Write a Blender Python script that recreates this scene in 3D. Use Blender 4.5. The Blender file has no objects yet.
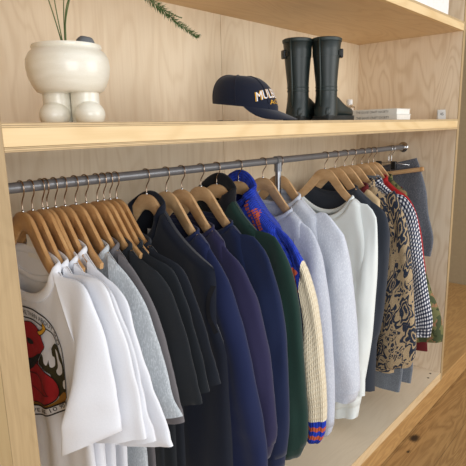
import bpy, bmesh, math, random
from mathutils import Vector, Matrix, noise
from mathutils.bvhtree import BVHTree

SC = bpy.context.scene
COL = SC.collection
PI = math.pi
random.seed(4)

# ------------------------------------------------------------------ dimensions
W, D = 2.467, 0.60            # inside width and depth of the wardrobe bay
TP = 0.055                    # side panel thickness
ZS, TS = 1.4913, 0.0537       # middle shelf top, thickness
Z2, T2 = 1.9418, 0.0446       # upper shelf underside, thickness
YR, ZR, RR = 0.2956, 1.340, 0.0135   # clothes rail
FLOOR = -0.19

# ------------------------------------------------------------------ materials
def srgb(r, g, b):
    f = lambda c: (c/255/12.92) if c/255 <= .04045 else ((c/255+.055)/1.055)**2.4
    return (f(r), f(g), f(b), 1)

class N:
    """small node-building helper"""
    def __init__(s, name):
        s.m = bpy.data.materials.new(name); s.m.use_nodes = True
        s.t = s.m.node_tree; s.b = s.t.nodes['Principled BSDF']
    def n(s, typ, **kw):
        o = s.t.nodes.new(typ)
        for k, v in kw.items():
            if k in o.inputs: o.inputs[k].default_value = v
            else: setattr(o, k, v)
        return o
    def l(s, a, b): s.t.links.new(a, b)
    def math(s, op, a, b=None, c=None):
        o = s.t.nodes.new('ShaderNodeMath'); o.operation = op
        for i, v in enumerate((a, b, c)):
            if v is None: continue
            if hasattr(v, 'links'): s.l(v, o.inputs[i])
            else: o.inputs[i].default_value = v
        return o.outputs[0]
    def coord(s, kind='Object', scale=(1, 1, 1), rot=(0, 0, 0), loc=(0, 0, 0)):
        tc = s.n('ShaderNodeTexCoord'); mp = s.n('ShaderNodeMapping')
        mp.inputs['Scale'].default_value = scale; mp.inputs['Rotation'].default_value = rot
        mp.inputs['Location'].default_value = loc
        s.l(tc.outputs[kind], mp.inputs[0]); return mp.outputs[0]
    def ramp(s, fac, stops, interp='LINEAR'):
        r = s.n('ShaderNodeValToRGB'); r.color_ramp.interpolation = interp
        e = r.color_ramp.elements
        while len(e) < len(stops): e.new(.5)
        for i, (p, c) in enumerate(stops): e[i].position = p; e[i].color = c
        s.l(fac, r.inputs[0]); return r.outputs[0]
    def mix(s, fac, a, b, typ='MIX'):
        o = s.n('ShaderNodeMix'); o.data_type = 'RGBA'; o.blend_type = typ
        for sock, v in ((o.inputs[0], fac), (o.inputs[6], a), (o.inputs[7], b)):
            if hasattr(v, 'links'): s.l(v, sock)
            else: sock.default_value = v
        return o.outputs[2]
    def bump(s, h, strength=.2, dist=.002):
        o = s.n('ShaderNodeBump'); o.inputs['Strength'].default_value = strength
        o.inputs['Distance'].default_value = dist
        s.l(h, o.inputs['Height']); s.l(o.outputs[0], s.b.inputs['Normal'])
    def noise(s, vec, scale=5, detail=3, rough=.5, dist=0):
        o = s.n('ShaderNodeTexNoise'); o.inputs['Scale'].default_value = scale
        o.inputs['Detail'].default_value = detail; o.inputs['Roughness'].default_value = rough
        o.inputs['Distortion'].default_value = dist
        s.l(vec, o.inputs['Vector']); return o.outputs['Fac']
    def set(s, **kw):
        for k, v in kw.items(): s.b.inputs[k.replace('_', ' ')].default_value = v
        return s

def plain(name, col, rough=.5, metal=0, **kw):
    k = N(name); k.set(Base_Color=col, Roughness=rough, Metallic=metal)
    for a, b in kw.items(): k.b.inputs[a.replace('_', ' ')].default_value = b
    v = k.noise(k.coord('Object'), 40, 2)
    k.l(k.mix(1, col, k.ramp(v, [(.3, (.93, .93, .93, 1)), (.7, (1, 1, 1, 1))]), 'MULTIPLY'), k.b.inputs['Base Color'])
    return k.m

def plywood(name, light, dark, axis='z', scale=1.0, fine=.5, fig=.24):
    """rotary-cut birch: wavy contour figure stretched along the grain"""
    k = N(name)
    sc = {'z': (1, 1, .22), 'x': (.22, 1, 1), 'y': (1, .22, 1)}[axis]
    v = k.coord('Object', tuple(a*scale for a in sc))
    big = k.noise(v, 5.5, 2, .45, .6)
    rings = k.math('SINE', k.math('MULTIPLY', big, 75.0))
    r01 = k.math('MULTIPLY_ADD', rings, .5, .5)
    sc2 = {'z': (60, 60, 2.2), 'x': (2.2, 60, 60), 'y': (60, 2.2, 60)}[axis]
    fib = k.noise(k.coord('Object', sc2), 2.2, 3, .6)
    blot = k.noise(k.coord('Object'), 2.6, 2)
    f = k.math('ADD', k.math('MULTIPLY', k.math('POWER', r01, 2.5), fig), k.math('MULTIPLY', fib, fine))
    f = k.math('ADD', f, k.math('MULTIPLY_ADD', blot, .5, -.25))
    c = k.ramp(f, [(.12, light), (.95, dark)])
    k.l(c, k.b.inputs['Base Color']); k.set(Roughness=.55)
    k.bump(fib, .06, .001)
    return k.m

def ply_edge(name, a, b, axis=0, freq=900):
    """laminated edge: thin alternating plies"""
    k = N(name); tc = k.n('ShaderNodeTexCoord'); sp = k.n('ShaderNodeSeparateXYZ')
    k.l(tc.outputs['Object'], sp.inputs[0])
    s = k.math('SINE', k.math('MULTIPLY', sp.outputs[axis], freq))
    f = k.math('ADD', k.math('MULTIPLY_ADD', s, .25, .4), k.math('MULTIPLY', k.noise(k.coord('Object', (6, 6, 6)), 4, 3), .3))
    k.l(k.ramp(f, [(.25, a), (.9, b)]), k.b.inputs['Base Color']); k.set(Roughness=.6)
    return k.m

def cloth(name, col, var=.10, scale=260, rough=.95, bump=.18, sheen=.15, heather=None):
    k = N(name); v = k.coord('Object')
    fine = k.noise(v, scale, 2); soft = k.noise(v, 7, 3)
    f = k.math('ADD', k.math('MULTIPLY', fine, .5), k.math('MULTIPLY', soft, .5))
    lo = tuple(c*(1-var) for c in col[:3]) + (1,); hi = tuple(min(1, c*(1+var)) for c in col[:3]) + (1,)
    c = k.ramp(f, [(.3, lo), (.7, hi)])
    if heather:
        h = k.noise(k.coord('Object', (1, 1, .35)), 320, 2, .7)
        c = k.mix(k.ramp(h, [(.45, (0, 0, 0, 1)), (.68, (1, 1, 1, 1))]), c, heather)
    k.l(c, k.b.inputs['Base Color'])
    k.set(Roughness=rough, Sheen_Weight=sheen, Sheen_Roughness=.5, Specular_IOR_Level=.2)
    k.bump(fine, bump, .001)
    return k.m

def knit(name, col, dark, rib=(330, 210), strength=.9):
    k = N(name); tc = k.n('ShaderNodeTexCoord'); sp = k.n('ShaderNodeSeparateXYZ')
    k.l(tc.outputs['UV'], sp.inputs[0])
    u, v = sp.outputs[0], sp.outputs[1]
    su = k.math('ABSOLUTE', k.math('SINE', k.math('MULTIPLY', u, rib[0])))
    zz = k.math('ADD', k.math('MULTIPLY', v, rib[1]), k.math('MULTIPLY', su, 1.6))
    sv = k.math('MULTIPLY_ADD', k.math('SINE', zz), .5, .5)
    h = k.math('MULTIPLY', k.math('POWER', su, .6), k.math('MULTIPLY_ADD', sv, .6, .4))
    nz = k.noise(k.coord('Object'), 180, 2)
    h2 = k.math('ADD', h, k.math('MULTIPLY', nz, .3))
    k.l(k.ramp(h2, [(.1, dark), (.75, col)]), k.b.inputs['Base Color'])
    k.set(Roughness=.95, Sheen_Weight=.1, Specular_IOR_Level=.15); k.bump(h2, strength, .004)
    return k.m

def striped_cuff(name):
    k = N(name); tc = k.n('ShaderNodeTexCoord'); sp = k.n('ShaderNodeSeparateXYZ')
    k.l(tc.outputs['UV'], sp.inputs[0]); u, v = sp.outputs[0], sp.outputs[1]
    zz = k.math('ADD', v, k.math('MULTIPLY', k.math('PINGPONG', u, .011), .45))
    m = None
    for c in (.034, .066):
        b = k.math('LESS_THAN', k.math('ABSOLUTE', k.math('SUBTRACT', zz, c)), .0075)
        m = b if m is None else k.math('MAXIMUM', m, b)
    rib = k.math('ABSOLUTE', k.math('SINE', k.math('MULTIPLY', u, 330)))
    c = k.mix(m, srgb(40, 66, 184), srgb(196, 96, 70))
    k.l(k.mix(1, c, k.ramp(rib, [(0, (.5, .5, .5, 1)), (.6, (1, 1, 1, 1))]), 'MULTIPLY'), k.b.inputs['Base Color'])
    k.set(Roughness=.95, Specular_IOR_Level=.15); k.bump(rib, .6, .003)
    return k.m

def gingham(name, cell=.0080):
    k = N(name); tc = k.n('ShaderNodeTexCoord'); sp = k.n('ShaderNodeSeparateXYZ')
    k.l(tc.outputs['UV'], sp.inputs[0])
    st = []
    for i in (0, 1):
        fr = k.math('FRACT', k.math('DIVIDE', sp.outputs[i], cell*2))
        st.append(k.math('GREATER_THAN', fr, .5))
    f = k.math('MULTIPLY', k.math('ADD', st[0], st[1]), .5)
    c = k.ramp(f, [(0, srgb(236, 236, 238)), (.4, srgb(92, 98, 118)), (.9, srgb(18, 22, 38))], 'CONSTANT')
    k.l(c, k.b.inputs['Base Color']); k.set(Roughness=.9, Specular_IOR_Level=.2)
    return k.m

def tapestry(name):
    """tan woven ground with dark blue flowers, leaves and stems"""
    k = N(name); v = k.coord('UV', (1, 1, 1))
    wob = k.n('ShaderNodeTexNoise', Scale=13.0, Detail=1.5); k.l(v, wob.inputs['Vector'])
    add = k.n('ShaderNodeVectorMath', operation='MULTIPLY_ADD'); k.l(wob.outputs['Color'], add.inputs[0])
    add.inputs[1].default_value = (.11, .11, 0); k.l(v, add.inputs[2])
    def vor(scale, rnd=1.0):
        o = k.n('ShaderNodeTexVoronoi'); o.inputs['Scale'].default_value = scale; o.inputs['Randomness'].default_value = rnd
        o.voronoi_dimensions = '2D'; k.l(add.outputs[0], o.inputs['Vector']); return o
    def bloom(scale, lobes, size, amp, rk, rnd=.8):
        o = vor(scale, rnd); dv = k.n('ShaderNodeVectorMath', operation='SUBTRACT')
        k.l(add.outputs[0], dv.inputs[0]); k.l(o.outputs['Position'], dv.inputs[1])
        sp = k.n('ShaderNodeSeparateXYZ'); k.l(dv.outputs[0], sp.inputs[0])
        th = k.math('ARCTAN2', sp.outputs[0], sp.outputs[1])
        cl = k.math('COSINE', k.math('MULTIPLY', th, lobes))
        d = o.outputs['Distance']
        lim = k.math('MULTIPLY_ADD', cl, amp, size)
        ins = k.math('LESS_THAN', d, lim)
        rel = k.math('DIVIDE', d, lim)
        rg = k.math('SINE', k.math('ADD', k.math('MULTIPLY', rel, rk), k.math('MULTIPLY', cl, 1.2)))
        return k.math('MULTIPLY', ins, k.math('GREATER_THAN', rg, -.55)), d
    f1, d1 = bloom(6.0, 7, .40, .09, 17)
    f2, d2 = bloom(17.0, 5, .36, .14, 8, 1.0)
    f2 = k.math('MULTIPLY', f2, k.math('GREATER_THAN', d1, .47))
    m = k.math('MAXIMUM', f1, f2)
    weave = k.noise(k.coord('Object'), 330, 2)
    m = k.math('MULTIPLY', m, k.math('GREATER_THAN', weave, .33))
    tan = k.ramp(weave, [(.3, srgb(140, 120, 92)), (.7, srgb(192, 170, 136))])
    blue = k.ramp(weave, [(.3, srgb(24, 30, 42)), (.7, srgb(50, 60, 78))])
    k.l(k.mix(m, tan, blue), k.b.inputs['Base Color'])
    k.set(Roughness=.95, Specular_IOR_Level=.15, Sheen_Weight=.1); k.bump(weave, .4, .002)
    return k.m

def camo(name):
    k = N(name); v = k.coord('UV')
    n1 = k.noise(v, 16, 2, .5, .4); n2 = k.noise(k.coord('UV', loc=(3, 5, 0)), 20, 2, .5, .4)
    c = k.ramp(n1, [(0, srgb(60, 66, 44)), (.45, srgb(112, 112, 72)), (.56, srgb(150, 112, 82))], 'CONSTANT')
    c = k.mix(k.math('GREATER_THAN', n2, .57), c, srgb(74, 82, 56))
    k.l(c, k.b.inputs['Base Color']); k.set(Roughness=.9, Specular_IOR_Level=.2)
    return k.m

def wood_hanger(name, a, b):
    k = N(name)
    rnd = k.n('ShaderNodeObjectInfo').outputs['Random']
    tc = k.n('ShaderNodeTexCoord'); off = k.n('ShaderNodeVectorMath', operation='MULTIPLY_ADD')
    cmb = k.n('ShaderNodeCombineXYZ')
    for i in range(3): k.l(rnd, cmb.inputs[i])
    k.l(cmb.outputs[0], off.inputs[0]); off.inputs[1].default_value = (7, 11, 5); k.l(tc.outputs['Object'], off.inputs[2])
    mp = k.n('ShaderNodeMapping'); mp.inputs['Scale'].default_value = (30, 5, 14); k.l(off.outputs[0], mp.inputs[0])
    g = k.noise(mp.outputs[0], 2.5, 4, .6, .8)
    c = k.ramp(g, [(.25, a), (.75, b)])
    tint = k.ramp(rnd, [(0, (.86, .84, .82, 1)), (1, (1, 1, 1, 1))])
    k.l(k.mix(1, c, tint, 'MULTIPLY'), k.b.inputs['Base Color'])
    k.set(Roughness=.38, Coat_Weight=.15, Coat_Roughness=.3)
    return k.m

def oak_floor(name, knot=None, planks=True, a=(190, 149, 95), b=(142, 104, 60)):
    k = N(name)
    v = k.coord('Object', (.45, 3.2, 3.2)); big = k.noise(v, 3.2, 3, .5, .8)
    r = k.math('MULTIPLY_ADD', k.math('SINE', k.math('MULTIPLY', big, 55)), .5, .5)
    fib = k.noise(k.coord('Object', (3, 90, 90)), 2, 4, .65)
    f = k.math('ADD', k.math('MULTIPLY', r, .34), k.math('MULTIPLY', fib, .62))
    c = k.ramp(f, [(.15, srgb(*a)), (.85, srgb(*b))])
    tc = k.n('ShaderNodeTexCoord'); sp = k.n('ShaderNodeSeparateXYZ'); k.l(tc.outputs['Object'], sp.inputs[0])
    if planks:
        fr = k.math('FRACT', k.math('DIVIDE', k.math('ADD', sp.outputs[1], 10.075), .19))
        seam = k.math('LESS_THAN', fr, .014)
        c = k.mix(k.math('MULTIPLY', seam, .55), c, srgb(70, 46, 24))
        cell = k.n('ShaderNodeTexWhiteNoise', noise_dimensions='1D')
        k.l(k.math('FLOOR', k.math('DIVIDE', k.math('ADD', sp.outputs[1], 10.075), .19)), cell.inputs['W'])
        c = k.mix(1, c, k.ramp(cell.outputs['Value'], [(0, (.86, .85, .84, 1)), (1, (1.0, 1.0, 1.0, 1))]), 'MULTIPLY')
    for (kx, ky, kr) in (knot or []):
        dx = k.math('MULTIPLY', k.math('SUBTRACT', sp.outputs[0], kx), .6); dy = k.math('SUBTRACT', sp.outputs[1], ky)
        d = k.math('SQRT', k.math('ADD', k.math('MULTIPLY', dx, dx), k.math('MULTIPLY', dy, dy)))
        d = k.math('ADD', d, k.math('MULTIPLY_ADD', k.noise(k.coord('Object'), 60, 2), .014, -.007))
        msk = k.ramp(d, [(kr*.55, (1, 1, 1, 1)), (kr*1.25, (0, 0, 0, 1))])
        c = k.mix(msk, c, srgb(38, 24, 16))
    k.l(c, k.b.inputs['Base Color']); k.set(Roughness=.42); k.bump(fib, .08, .001)
    return k.m

BIRCH_L, BIRCH_D = srgb(231, 208, 174), srgb(203, 172, 132)
M = dict(
    ply_back=plywood('birch_back', srgb(234, 217, 189), srgb(209, 185, 150), 'z', 1.0),
    ply_side=plywood('birch_side', srgb(234, 216, 190), srgb(203, 176, 140), 'z', 1.15, .5, .32),
    ply_shelf=plywood('birch_shelf', srgb(222, 194, 152), srgb(198, 164, 118), 'x', 1.0),
    ply_base=plywood('birch_base', srgb(222, 204, 178), srgb(200, 178, 148), 'x', 1.0, .4, .10),
    fascia=plywood('birch_fascia', srgb(232, 205, 158), srgb(206, 170, 114), 'x', .8),
    edge_h=ply_edge('birch_edge_horizontal', srgb(150, 124, 88), srgb(222, 194, 148), 2, 1500),
    edge_v=plywood('birch_edge_vertical', srgb(186, 160, 120), srgb(152, 127, 90), 'z', 1.6, .9, .1),
    outer=plywood('birch_outer', srgb(226, 200, 152), srgb(206, 174, 124), 'z', .8),
    wall=plain('plaster_wall', srgb(166, 148, 118), .8),
    oak=oak_floor('oak_floor', [(2.017, -.030, .024), (1.885, -.05, .008)]),
    oak_step=oak_floor('oak_step', [], False, (196, 155, 100), (160, 118, 70)),
    steel=plain('brushed_steel', srgb(150, 152, 156), .33, 1.0),
    rail=plain('grey_steel_tube', srgb(122, 124, 128), .34, .35),
    chrome=plain('chrome', srgb(205, 206, 208), .15, 1.0),
    wire=plain('hook_wire', srgb(170, 150, 132), .25, 1.0),
    beech=wood_hanger('beech_hanger', srgb(212, 170, 118), srgb(184, 136, 86)),
    beech_pale=wood_hanger('pale_beech_hanger', srgb(228, 192, 146), srgb(200, 158, 110)),
    white=cloth('white_cotton', srgb(228, 229, 234), .03),
    offwhite=cloth('off_white_cotton', srgb(222, 223, 228), .03),
    whitegreen=cloth('pale_white_fleece', srgb(230, 236, 235), .03),
    heather=cloth('heather_grey', srgb(176, 182, 186), .06, heather=srgb(208, 212, 216)),
    taupe=cloth('taupe_grey', srgb(108, 104, 106), .08),
    black=cloth('charcoal_black', srgb(31, 34, 38), .12),
    black2=cloth('washed_black', srgb(27, 31, 36), .12),
    black3=cloth('blue_black', srgb(26, 30, 38), .12),
    vest=cloth('black_navy', srgb(18, 23, 36), .14),
    navy=cloth('navy_fleece', srgb(28, 36, 70), .08),
    purple=cloth('plum_navy_fleece', srgb(42, 40, 70), .08),
    navy2=cloth('dark_navy_fleece', srgb(25, 35, 66), .08),
    green=cloth('dark_green_twill', srgb(28, 52, 46), .12),
    blackfleece=cloth('black_fleece', srgb(20, 20, 24), .2),
    blue=knit('royal_blue_knit', srgb(38, 66, 188), srgb(14, 26, 104)),
    cream=knit('cream_knit', srgb(232, 220, 194), srgb(196, 178, 146), (330, 330), .7),
    bluecuff=striped_cuff('striped_cuff'),
    orange=cloth('orange_yarn', srgb(188, 84, 56), .2, 200),
    marl=cloth('grey_marl', srgb(184, 189, 201), .05, heather=srgb(206, 210, 219)),
    marl2=cloth('pale_grey_marl', srgb(194, 199, 210), .05, heather=srgb(216, 220, 228)),
    char=cloth('charcoal_fleece', srgb(50, 55, 64), .12),
    red=cloth('red_wool', srgb(164, 34, 36), .12),
    maroon=cloth('maroon', srgb(96, 30, 32), .12),
    cream_cloth=cloth('tan_canvas', srgb(204, 178, 138), .08),
    denim=cloth('washed_grey_denim', srgb(88, 92, 100), .2, 120, heather=srgb(122, 126, 134)),
    denim2=cloth('pale_grey_denim', srgb(104, 110, 118), .2, 120, heather=srgb(130, 136, 144)),
    gingham=gingham('gingham_check'), tapestry=tapestry('floral_tapestry'), camo=camo('camouflage'),
    emerald=cloth('emerald_green', srgb(24, 110, 72), .1),
    ink=plain('black_ink', srgb(24, 22, 24), .8), ink_red=plain('red_ink', srgb(168, 24, 34), .8),
    ink_dred=plain('dark_red_ink', srgb(96, 14, 22), .8),
    ink_gold=plain('gold_ink', srgb(222, 164, 44), .8), ink_olive=plain('olive_ink', srgb(54, 50, 22), .8),
    ink_white=plain('white_ink', srgb(232, 232, 236), .8), ink_amber=plain('amber_ink', srgb(160, 112, 36), .8),
    paper=plain('white_card', srgb(238, 236, 232), .7), pages=plain('book_pages', srgb(238, 234, 226), .8),
    cover=plain('book_cover', srgb(222, 222, 215), .6), grey_ink=plain('grey_print', srgb(64, 64, 64), .8),
    cap=cloth('navy_cap_twill', srgb(25, 30, 46), .10, 300),
    rubber=plain('dark_green_rubber', srgb(30, 41, 40), .42), rubber_sole=plain('black_rubber', srgb(24, 28, 28), .6),
    rubber_band=plain('green_black_rubber', srgb(40, 52, 50), .5),
    stone=plain('grey_pebble', srgb(112, 116, 120), .85), soil=plain('soil', srgb(52, 40, 30), .95),  # soil brown also colours the painted shadow line under the step
    stem=plain('fern_stem', srgb(84, 104, 54), .6), leaf=plain('fern_leaf', srgb(62, 98, 44), .6),
    plastic=plain('black_plastic', srgb(18, 18, 20), .35),
    screw=plain('dark_screw', srgb(60, 48, 36), .5),
)
def glaze():
    k = N('cream_glaze')
    s = k.noise(k.coord('Object', (1, 1, 6)), 12, 4); f = k.noise(k.coord('Object'), 420, 2)
    c = k.ramp(k.math('ADD', k.math('MULTIPLY', s, .7), k.math('MULTIPLY', f, .3)), [(.3, srgb(226, 221, 204)), (.65, srgb(238, 234, 221))])
    k.l(c, k.b.inputs['Base Color']); k.set(Roughness=.28, Coat_Weight=.25, Coat_Roughness=.06)
    return k.m
M['glaze'] = glaze()
g = N('clear_glass'); g.set(Base_Color=(1, 1, 1, 1), Roughness=.02, Transmission_Weight=1.0, IOR=1.45); M['glass'] = g.m

# ------------------------------------------------------------------ object helpers
def add_obj(name, me, mat=None, parent=None):
    o = bpy.data.objects.new(name, me); COL.objects.link(o)
    if mat is not None:
        for m in (mat if isinstance(mat, (list, tuple)) else [mat]): me.materials.append(m)
    if parent: o.parent = parent
    return o

def from_bm(name, bm, mat=None, parent=None, smooth=False, angle=None):
    me = bpy.data.meshes.new(name); bmesh.ops.recalc_face_normals(bm, faces=bm.faces[:])
    for f in bm.faces: f.smooth = smooth
    if angle is not None:
        for e in bm.edges:
            if len(e.link_faces) == 2 and e.calc_face_angle(0) > angle: e.smooth = False
    bm.to_mesh(me); bm.free()
    return add_obj(name, me, mat, parent)

def thing(name, label, cat, loc=(0, 0, 0), group=None):
    o = bpy.data.objects.new(name, None); COL.objects.link(o); o.location = loc
    o.empty_display_size = .05
    o['label'] = label; o['category'] = cat
    if group: o['group'] = group
    return o
def tag(o, label, cat, group=None):
    o['label'] = label; o['category'] = cat
    if group: o['group'] = group
    return o
def struct(o): o['kind'] = 'structure'; return o

def box_bm(bm, a, b, bevel=0):
    r = bmesh.ops.create_cube(bm, size=1)
    vs = r['verts']
    for v in vs:
        v.co = Vector(((a[i]+b[i])/2 + v.co[i]*(b[i]-a[i]) for i in range(3)))
    if bevel:
        es = list({e for v in vs for e in v.link_edges})
        bmesh.ops.bevel(bm, geom=es, offset=bevel, segments=2, profile=.5, affect='EDGES')
def box(name, a, b, mat, parent=None, bevel=.0015):
    bm = bmesh.new(); box_bm(bm, a, b, bevel)
    return from_bm(name, bm, mat, parent)

def rings_bm(bm, rings, cap0=False, cap1=False, closed=True, uv=True):
    """skin a list of rings (equal point counts); uv in metres"""
    uvl = bm.loops.layers.uv.verify() if uv else None
    vs = [[bm.verts.new(p) for p in r] for r in rings]
    n = len(rings[0]); m = n if closed else n-1
    mid = rings[len(rings)//2]
    ul = [0]
    for j in range(n): ul.append(ul[-1] + (Vector(mid[(j+1) % n])-Vector(mid[j])).length)
    vl = [0]
    for i in range(len(rings)-1):
        d = sum((Vector(rings[i+1][j])-Vector(rings[i][j])).length for j in range(0, n, max(1, n//6)))/len(range(0, n, max(1, n//6)))
        vl.append(vl[-1]+d)
    for i in range(len(rings)-1):
        for j in range(m):
            q = (vs[i][j], vs[i][(j+1) % n], vs[i+1][(j+1) % n], vs[i+1][j])
            try: f = bm.faces.new(q)
            except ValueError: continue
            f.smooth = True
            if uv:
                for lp, (a, b) in zip(f.loops, ((ul[j], vl[i]), (ul[j+1], vl[i]), (ul[j+1], vl[i+1]), (ul[j], vl[i+1]))):
                    lp[uvl].uv = (a, b)
    if cap0: bm.faces.new(vs[0][::-1])
    if cap1: bm.faces.new(vs[-1])
    return vs

def lathe(name, prof, mat, parent=None, n=40, center=(0, 0, 0), caps=(True, True), angle=.7):
    bm = bmesh.new()
    rings = [[(center[0]+r*math.cos(2*PI*j/n), center[1]+r*math.sin(2*PI*j/n), center[2]+z) for j in range(n)] for r, z in prof]
    rings_bm(bm, rings, caps[0], caps[1])
    return from_bm(name, bm, mat, parent, True, angle)

def catmull(pts, n):
    pts = [Vector(p) for p in pts]; P = [pts[0]*2-pts[1]] + pts + [pts[-1]*2-pts[-2]]
    dense = []
    for i in range(1, len(P)-2):
        for k in range(16):
            t = k/16; a, b, c, d = P[i-1], P[i], P[i+1], P[i+2]
            dense.append(.5*((2*b)+(c-a)*t+(2*a-5*b+4*c-d)*t*t+(3*b-a-3*c+d)*t**3))
    dense.append(pts[-1])
    L = [0]
    for i in range(1, len(dense)): L.append(L[-1]+(dense[i]-dense[i-1]).length)
    out = []; j = 0
    for i in range(n):
        s = L[-1]*i/(n-1)
        while j < len(L)-2 and L[j+1] < s: j += 1
        k = (s-L[j])/max(1e-9, L[j+1]-L[j]); out.append(dense[j].lerp(dense[j+1], min(1, max(0, k))))
    return out

def tube_bm(bm, path, r, n=8, caps=True):
    path = [Vector(p) for p in path]; rs = r if isinstance(r, (list, tuple)) else [r]*len(path)
    up = Vector((.31, .17, .93)); rings = []; prev = None
    for i, p in enumerate(path):
        t = (path[min(i+1, len(path)-1)]-path[max(i-1, 0)]).normalized()
        if prev is None: a = t.cross(up).normalized()
        else: a = (prev - t*prev.dot(t)).normalized()
        prev = a; b = t.cross(a)
        rings.append([p+(a*math.cos(2*PI*j/n)+b*math.sin(2*PI*j/n))*rs[i] for j in range(n)])
    rings_bm(bm, rings, caps, caps)
def tube(name, path, r, mat, parent=None, n=8):
    bm = bmesh.new(); tube_bm(bm, path, r, n)
    return from_bm(name, bm, mat, parent, True, 1.0)

def bvh_of(*objs):
    vs, fs = [], []
    for o in objs:
        k = len(vs); mw = Matrix.Translation(o.parent.location) if o.parent else Matrix()
        vs += [mw @ v.co for v in o.data.vertices]; fs += [[k+i for i in p.vertices] for p in o.data.polygons]
    return BVHTree.FromPolygons(vs, fs)

def poly_bm(pts2, maxlen=.012):
    """flat filled polygon in (a, b), finely triangulated"""
    bm = bmesh.new(); vs = [bm.verts.new((p[0], p[1], 0)) for p in pts2]; bm.faces.new(vs)
    refine(bm, maxlen); return bm
def refine(bm, maxlen):
    bmesh.ops.triangulate(bm, faces=bm.faces[:])
    for _ in range(7):
        es = [e for e in bm.edges if e.calc_length() > maxlen]
        if not es: break
        bmesh.ops.subdivide_edges(bm, edges=es, cuts=1)
        bmesh.ops.triangulate(bm, faces=[f for f in bm.faces if len(f.verts) > 3])

def text_bm(s, size=.02, align='CENTER', extrude=0):
    cu = bpy.data.curves.new('lettering', 'FONT'); cu.body = s; cu.size = size; cu.align_x = align
    cu.resolution_u = 2
    o = bpy.data.objects.new('lettering', cu); COL.objects.link(o)
    dg = bpy.context.evaluated_depsgraph_get(); me = bpy.data.meshes.new_from_object(o.evaluated_get(dg))
    bm = bmesh.new(); bm.from_mesh(me); bpy.data.meshes.remove(me)
    bpy.data.objects.remove(o); bpy.data.curves.remove(cu)
    return bm

def project(bm, bvh, origin_fn, direction, off):
    """drop every vertex of a flat mesh on a surface along a fixed direction"""
    d = Vector(direction).normalized(); last = None; miss = []
    for v in bm.verts:
        o = origin_fn(v.co); hit = bvh.ray_cast(o, d)
        if hit[0] is None: miss.append(v)
        else: v.co = hit[0]-d*off
    bmesh.ops.delete(bm, geom=miss, context='VERTS')
    return bm

# ------------------------------------------------------------------ setting
struct(box('floor', (-3.5, -5.0, FLOOR-.05), (7.0, .7, FLOOR), M['oak'], bevel=0))
step = struct(box('trim_1', (-3.5, .004, FLOOR+.004), (4.47, .70, -.0505), M['oak_step'], bevel=.006))
struct(box('step_shadow_line', (-3.5, .010, FLOOR), (4.47, .70, FLOOR+.004), M['soil'], bevel=0))  # dark strip painting in the shadow line at the foot of the step
struct(box('wall_right', (4.47, -4.0, FLOOR), (4.57, .70, 3.0), M['wall'], bevel=0))
struct(box('wall_back', (-3.5, .66, FLOOR), (7.0, .76, 3.0), M['wall'], bevel=0))

# ------------------------------------------------------------------ wardrobe
ward = thing('open_wardrobe', 'built-in open wardrobe of pale birch plywood holding the clothes rail', 'wardrobe')
TOP = 2.55
def side(x0, x1):
    o = box('side_panel', (x0, .004, -.05), (x1, D+.02, TOP), M['ply_side'] if x0 > 1 else M['outer'], ward)
    box('edge_band', (x0, 0, -.05), (x1, .0045, TOP), M['edge_v'], o, .0008)
side(-TP, 0); side(W, W+.030)
SEAM = 1.244
for a, b in ((0, SEAM-.0012), (SEAM+.0012, W)):
    box('back_panel', (a, D, 0), (b, D+.018, TOP), M['ply_back'], ward, .0008)
box('base_panel', (0, .004, -.05), (W, D, 0), M['ply_base'], ward, 0)
box('base_edge', (0, 0, -.05), (W, .0045, 0), M['ply_shelf'], ward, .0008)
sh = box('shelf', (0, .02, ZS-TS+.006), (W, D, ZS-.0005), M['ply_shelf'], ward, 0)
box('fascia', (0, 0, ZS-TS+.0095), (W, .0205, ZS-.0095), M['fascia'], sh, .0008)
box('top_edge', (0, .0005, ZS-.0093), (W, .0205, ZS), M['edge_h'], sh, .0006)
box('lower_edge', (0, -.0005, ZS-TS), (W, .0205, ZS-TS+.0088), M['edge_h'], sh, .0006)
sh2 = box('shelf', (0, .02, Z2), (W, D, Z2+T2), M['ply_shelf'], ward, 0)
box('fascia', (0, 0, Z2), (W, .0205, Z2+T2-.010), M['fascia'], sh2, .0008)
box('top_edge', (0, 0, Z2+T2-.0098), (W, .0205, Z2+T2), M['edge_h'], sh2, .0006)
box('top_panel', (-TP, 0, TOP), (W+.03, D+.02, TOP+.03), M['ply_shelf'], ward)
for x, y in ((2.42, .045), (2.36, .035)):
    bm = bmesh.new(); bmesh.ops.create_cone(bm, cap_ends=True, segments=14, radius1=.006, radius2=.006, depth=.002, matrix=Matrix.Translation((x, y, .0006)))
    from_bm('screw_cap', bm, M['screw'], ward)

rail = thing('clothes_rail', 'grey steel tube clothes rail running under the middle shelf', 'rail', (0, YR, ZR))
def tube_local(name, a, b, r, mat, parent, n=24):
    bm = bmesh.new(); a, b = Vector(a), Vector(b)
    tube_bm(bm, [a, a.lerp(b, .5), b], r, n); return from_bm(name, bm, mat, parent, True, .8)
tube_local('tube', (.002, 0, 0), (W-.004, 0, 0), RR, M['rail'], rail)
for x, s in ((0, 1), (W, -1)):
    bm = bmesh.new(); prof = [(.029, .001), (.029, .006), (.025, .009), (.019, .010), (.0185, .028), (.0165, .030)]
    rings_bm(bm, [[(x+s*h, r*math.cos(2*PI*j/28), r*math.sin(2*PI*j/28)) for j in range(28)] for r, h in prof], True, True)
    fl = from_bm('flange', bm, M['chrome'], rail, True, .5)
bm = bmesh.new(); px = 1.236
tube_bm(bm, [(px, 0, -ZR+.004), (px, 0, -.6), (px, 0, -.012)], .0125, 20)
post = from_bm('support_post', bm, M['steel'], rail, True, .8)
bm = bmesh.new()
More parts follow.
